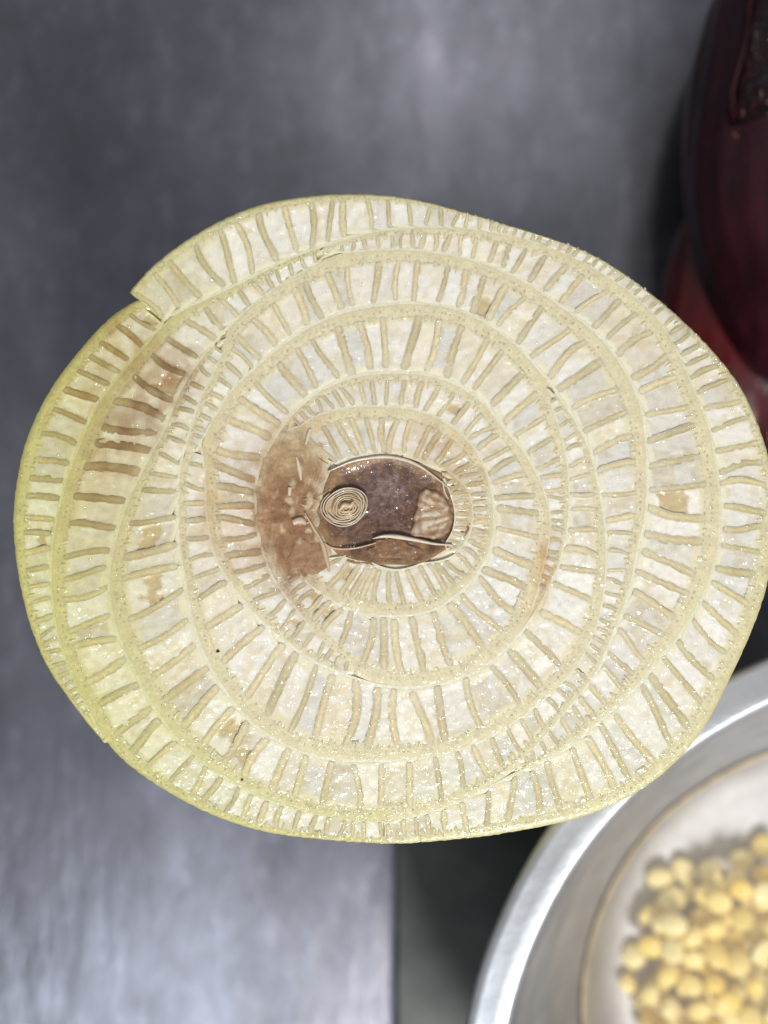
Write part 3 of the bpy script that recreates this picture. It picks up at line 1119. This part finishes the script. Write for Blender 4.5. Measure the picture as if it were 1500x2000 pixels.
random.shuffle(surf_pts)
cnt = 0
for (x, y, z, ix) in surf_pts:
    wgt = 0.35
    if ix in (0, 2, 3, 4) and (x > 1000 or y > 1350):
        wgt = 0.9
    if ix >= 100:
        wgt = 0.55
    if random.random() > wgt:
        continue
    r = 1.6 + 3.2 * random.random() ** 3
    droplet(x + random.uniform(-4, 4), y + random.uniform(-4, 4), z + 0.00003, r, random.uniform(1, 2.4), random.uniform(0, 3.14))
    cnt += 1
    if cnt > 1500:
        break
print('droplets', cnt)
o = mesh_obj('juice_droplets', V, F, M_drop, stem)
o['kind'] = 'stuff'

for (x, y, s_, lb) in ((426, 1272, 3.4, 'tiny black speck on the lower left of the stem face'), (473, 1523, 2.4, 'tiny black speck near the bottom left rim of the stem face')):
    vv, ff = [], []
    for i, (rad, hz) in enumerate(((1.0, 0.0), (0.9, 0.5), (0.4, 0.8))):
        for j in range(8):
            th = 2 * math.pi * j / 8
            k = 1 + 0.25 * math.sin(3 * th + x)
            vv.append(fp(x + rad * k * s_ * math.cos(th) + 0.5 * rad * s_ * math.sin(th), y + rad * k * s_ * 0.5 * math.sin(th) - 0.5 * rad * s_ * math.cos(th), 0.00015 + hz * s_ * U * 0.6))
    ff = [fc[::-1] for fc in grid_faces(3, 8, True)] + [tuple(range(16, 24))]
    tag(mesh_obj('dirt_speck', vv, ff, M_speck), lb, 'speck')

# ------------------------------------------------------------------ bowl, water, lentils
RZ = 0.060
s_r = U * (CAMZ - RZ) / (CAMZ - H)
BC = at(1862, 2182, RZ)
R_in, R_out = 882 * s_r, 966 * s_r
WZ = 0.020
R_w = 0.0500
SEG = 160


def lathe(name, prof, mat, parent, cz, wob=0.0):
    V, F = [], []
    for (r, z) in prof:
        for j in range(SEG):
            th = 2 * math.pi * j / SEG
            k = 1 + wob * math.sin(5 * th + 1) + wob * 0.6 * math.sin(11 * th)
            V.append((r * k * math.cos(th), r * k * math.sin(th), z + wob * 0.02 * math.sin(3 * th)))
    F = grid_faces(len(prof), SEG, True)
    return mesh_obj(name, V, F, mat, parent)


bowl = empty('metal_bowl', (BC.x, BC.y, 0))
tag(bowl, 'round dull aluminium bowl with a flat flanged rim, beside the stem', 'bowl')
zb = SL + 0.0004
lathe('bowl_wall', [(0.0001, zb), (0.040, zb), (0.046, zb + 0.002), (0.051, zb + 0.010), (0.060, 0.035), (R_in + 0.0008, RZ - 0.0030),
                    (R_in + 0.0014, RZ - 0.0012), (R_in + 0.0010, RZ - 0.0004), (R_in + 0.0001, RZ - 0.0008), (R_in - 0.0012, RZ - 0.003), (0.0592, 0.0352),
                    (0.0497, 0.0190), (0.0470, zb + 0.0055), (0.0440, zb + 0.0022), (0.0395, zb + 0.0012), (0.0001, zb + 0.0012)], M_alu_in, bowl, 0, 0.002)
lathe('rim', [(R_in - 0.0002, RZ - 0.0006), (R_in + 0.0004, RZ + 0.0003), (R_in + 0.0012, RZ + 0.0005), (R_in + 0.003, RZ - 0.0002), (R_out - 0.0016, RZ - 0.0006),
              (R_out - 0.0005, RZ - 0.0009), (R_out, RZ - 0.0016), (R_out - 0.0006, RZ - 0.0022), (R_out - 0.002, RZ - 0.0017), (R_in + 0.002, RZ - 0.0014)], M_alu, bowl, 0, 0.002)

lathe('water_line', [(0.0500, 0.0206), (0.0506, 0.0214), (0.0511, 0.0222), (0.0508, 0.0223), (0.0503, 0.0215), (0.0498, 0.0209)], M_scum, bowl, 0, 0.002)
V = [(0, 0, 0)]
F = []
rings = [0.2, 0.4, 0.6, 0.8, 0.93, 0.97, 1.0]
for i, f_ in enumerate(rings):
    for j in range(SEG):
        th = 2 * math.pi * j / SEG
        wob = 0.004 * math.sin(4 * th) + 0.003 * math.sin(9 * th + 2)
        V.append((R_w * f_ * (1 + wob * (f_ > 0.9)) * math.cos(th), R_w * f_ * (1 + wob * (f_ > 0.9)) * math.sin(th),
                  (0, 0, 0, 0.0001, 0.0003, 0.0006, 0.0012)[i]))
F = [(0, 1 + j, 1 + (j + 1) % SEG) for j in range(SEG)] + [fc[::-1] for fc in grid_faces(len(rings), SEG, True, 1)]
water = mesh_obj('soaking_water', V, F, M_water)
water.location = (BC.x, BC.y, WZ)
tag(water, 'cloudy soaking water filling the bottom of the metal bowl', 'water')


def lentil_mesh(k):
    V, F = [], []
    nr, ns = 7, 12
    for i in range(nr + 1):
        la = math.pi * i / nr - math.pi / 2
        for j in range(ns):
            th = 2 * math.pi * j / ns
            x, y, z = math.cos(la) * math.cos(th), math.cos(la) * math.sin(th), math.sin(la)
            z = z * 0.50 if z > 0 else z * 0.24
            w = 1 + 0.07 * noise.noise(Vector((x * 1.3 + k * 5, y * 1.3, z)))
            V.append((x * 0.00285 * w, y * 0.00255 * w, z * 0.0027 * w))
    F = grid_faces(nr + 1, ns, True)
    me = bpy.data.meshes.new('lentil')
    me.from_pydata(V, [], F)
    me.polygons.foreach_set('use_smooth', [True] * len(me.polygons))
    me.materials.append(M_lentil)
    me.update()
    return me


LM = [lentil_mesh(k) for k in range(4)]
placed = []
tries = 0
for (zc, rad, lim) in ((0.0085, 0.0395, 0.0044), (0.0116, 0.0365, 0.0044), (0.0146, 0.0345, 0.0044)):
    pts = []
    for _ in range(9000):
        a_ = random.uniform(0, 2 * math.pi)
        r = rad * math.sqrt(random.random())
        x, y = r * math.cos(a_), r * math.sin(a_)
        if all((x - p_[0]) ** 2 + (y - p_[1]) ** 2 > lim * lim for p_ in pts):
            pts.append((x, y))
    for (x, y) in pts:
        placed.append((x, y, zc + random.uniform(-0.0006, 0.0008)))
nl = 0
for (x, y, z) in placed:
    w = Vector((BC.x + x, BC.y + y, z))
    s_ = U * (CAMZ - z) / (CAMZ - H)
    px, py = PX0 + w.x / s_, PY0 - w.y / s_
    if px > 1545 or py > 2045 or py < np.interp(px, [1190, 1230, 1280, 1370, 1500, 1560], [1960, 1800, 1705, 1668, 1645, 1640]) + 14 * noise.noise(w * 150) + 13 * (z - 0.0085) / 0.001:
        continue
    o = bpy.data.objects.new('lentil', random.choice(LM))
    C.objects.link(o)
    o.location = w
    o.rotation_euler = (random.uniform(-0.45, 0.45) + (math.pi if random.random() < 0.3 else 0), random.uniform(-0.45, 0.45), random.uniform(0, 6.28))
    k = random.uniform(0.78, 1.02)
    o.scale = (k, k, k)
    tag(o, 'yellow split lentil soaking in the water of the metal bowl', 'lentil', 'yellow lentils soaking in the bowl')
    nl += 1
print('lentils', nl)

# ------------------------------------------------------------------ banana blossom
BZ = 0.0275
s_b = U * (CAMZ - BZ) / (CAMZ - H)
bc = at(1627, 290, BZ)
RX, RY = 284 * s_b, 512 * s_b
blossom = empty('banana_blossom', (bc.x, bc.y, 0))
tag(blossom, 'dark maroon banana blossom lying on the counter behind the stem', 'banana blossom')


def shell(name, mat, lon0, lon1, s0, s1, off, thick, cen, ax, wav=0.0, nlon=48, ns=48, parent=blossom, taper=0.0):
    """part of a bract's curved surface: lon measured round the long axis, s along it"""
    V, F = [], []
    rx, ry, rz = ax
    for lay in (0, 1):
        k = off - thick * lay
        for i in range(ns + 1):
            s = s0 + (s1 - s0) * i / ns
            for j in range(nlon + 1):
                f_ = j / nlon
                l0 = lon0 + wav * math.sin(7 * s + 1) + wav * 0.6 * math.sin(17 * s)
                l1 = lon1 + wav * math.sin(6 * s + 2) + wav * 0.5 * math.sin(19 * s + 1)
                lo = math.radians(l0 + (l1 - l0) * f_)
                r = math.sqrt(max(0.0004, 1 - s * s)) * (1 - taper * s)
                x = (rx + k) * r * math.cos(lo)
                z = (rz + k) * r * math.sin(lo)
                y = (ry + k) * s
                rip = 0.00025 * math.sin(lo * 22 + 2 * math.sin(5 * s)) * r
                V.append((x * (1 + rip / rx) + cen[0], y + cen[1], z * (1 + rip / rz) + cen[2]))
    m_ = (ns + 1) * (nlon + 1)
    for b, flip in ((0, False), (m_, True)):
        for fc in grid_faces(ns + 1, nlon + 1, False, b):
            F.append(fc if flip else fc[::-1])
    w = nlon + 1
    for i in range(ns):
        F.append((i * w, (i + 1) * w, m_ + (i + 1) * w, m_ + i * w))
        F.append((i * w + nlon, m_ + i * w + nlon, m_ + (i + 1) * w + nlon, (i + 1) * w + nlon))
    for j in range(nlon):
        F.append((j, m_ + j, m_ + j + 1, j + 1))
        F.append((ns * w + j, ns * w + j + 1, m_ + ns * w + j + 1, m_ + ns * w + j))
    return mesh_obj(name, V, F, mat, parent)


cen = (0, 0, BZ)
shell('inner_bracts', M_dark, 0, 360, -0.995, 0.995, -0.0016, 0.003, cen, (RX, RY, RX * 0.98), nlon=72)
# outer bract: leaves a torn opening over the crown, through which the dark wet bud shows
shell('bract', M_bract, 146, 300, -0.03, 0.97, 0.0, 0.0011, cen, (RX, RY, RX * 0.98), 2.2, ns=64)
shell('bract', M_bract, -62, 96, -0.995, 0.93, -0.0003, 0.0011, cen, (RX, RY, RX * 0.98), 2.2, ns=64)
shell('bract', M_bract, 40, 300, -0.995, -0.015, 0.0001, 0.0012, cen, (RX, RY, RX * 0.98), 2.2, ns=64, nlon=64)
# loose red bract curling out at the side nearest the stem
q_ = at(1436, 645, 0.012)
shell('loose_bract', M_bract_red, 60, 262, -0.97, 0.97, 0.0, 0.0010, (q_.x - bc.x, q_.y - bc.y, 0.0125), (0.0150, 0.0290, 0.0120), 3.0, 36, 36)
# torn fibres at the edge of the opening
for k in range(36):
    s = random.uniform(-0.04, 0.9) if k > 16 else random.uniform(-0.05, 0.10)
    lo = math.radians(146 + random.uniform(-6, 3) - (random.uniform(0, 22) if k <= 16 else 0))
    r = math.sqrt(1 - s * s)
    p0 = Vector((RX * r * math.cos(lo), RY * s, BZ + RX * 0.98 * r * math.sin(lo)))
    d_ = Vector((random.uniform(-0.3, 0.5), random.uniform(-1, 1), random.uniform(0.0, 0.6))).normalized() * random.uniform(0.001, 0.0032)
    wv = Vector((d_.y, -d_.x, 0)).normalized() * random.uniform(0.00006, 0.00016)
    up = Vector((0, 0, 0.00012))
    a0, a1, a2 = p0, p0 + d_ * 0.55 + up, p0 + d_
    V = [a0 - wv, a0 + wv, a0 + up, a1 - wv * 0.8, a1 + wv * 0.8, a1 + up, a2]
    F = [(0, 3, 5, 2), (2, 5, 4, 1), (1, 4, 3, 0), (3, 6, 5), (5, 6, 4), (4, 6, 3), (0, 2, 1)]
    mesh_obj('fibre', [tuple(v_) for v_ in V], F, M_fibre if k <= 8 else M_bract_red, blossom, smooth=False)
# sap beads in the opening
V, F = [], []
for k in range(420):
    s = random.uniform(-0.02, 0.75)
    lo = math.radians(min(146, random.gauss(131, 8)))
    r = math.sqrt(1 - s * s)
    kk = -0.0016
    c_ = Vector(((RX + kk) * r * math.cos(lo), (RY + kk) * s, BZ + (RX * 0.98 + kk) * r * math.sin(lo)))
    rad = random.uniform(0.00012, 0.00038)
    b = len(V)
    for i in range(4):
        la = -0.3 + 1.7 * i / 3
        for j in range(6):
            th = j * math.pi / 3
            V.append((c_.x + rad * math.cos(la) * math.cos(th), c_.y + rad * math.cos(la) * math.sin(th), c_.z + rad * math.sin(la)))
    F += grid_faces(4, 6, True, b)
    F.append(tuple(b + 18 + j for j in range(6)))
o = mesh_obj('sap_beads', V, F, M_drop, blossom)
o['kind'] = 'stuff'
print('objects', len(bpy.data.objects))
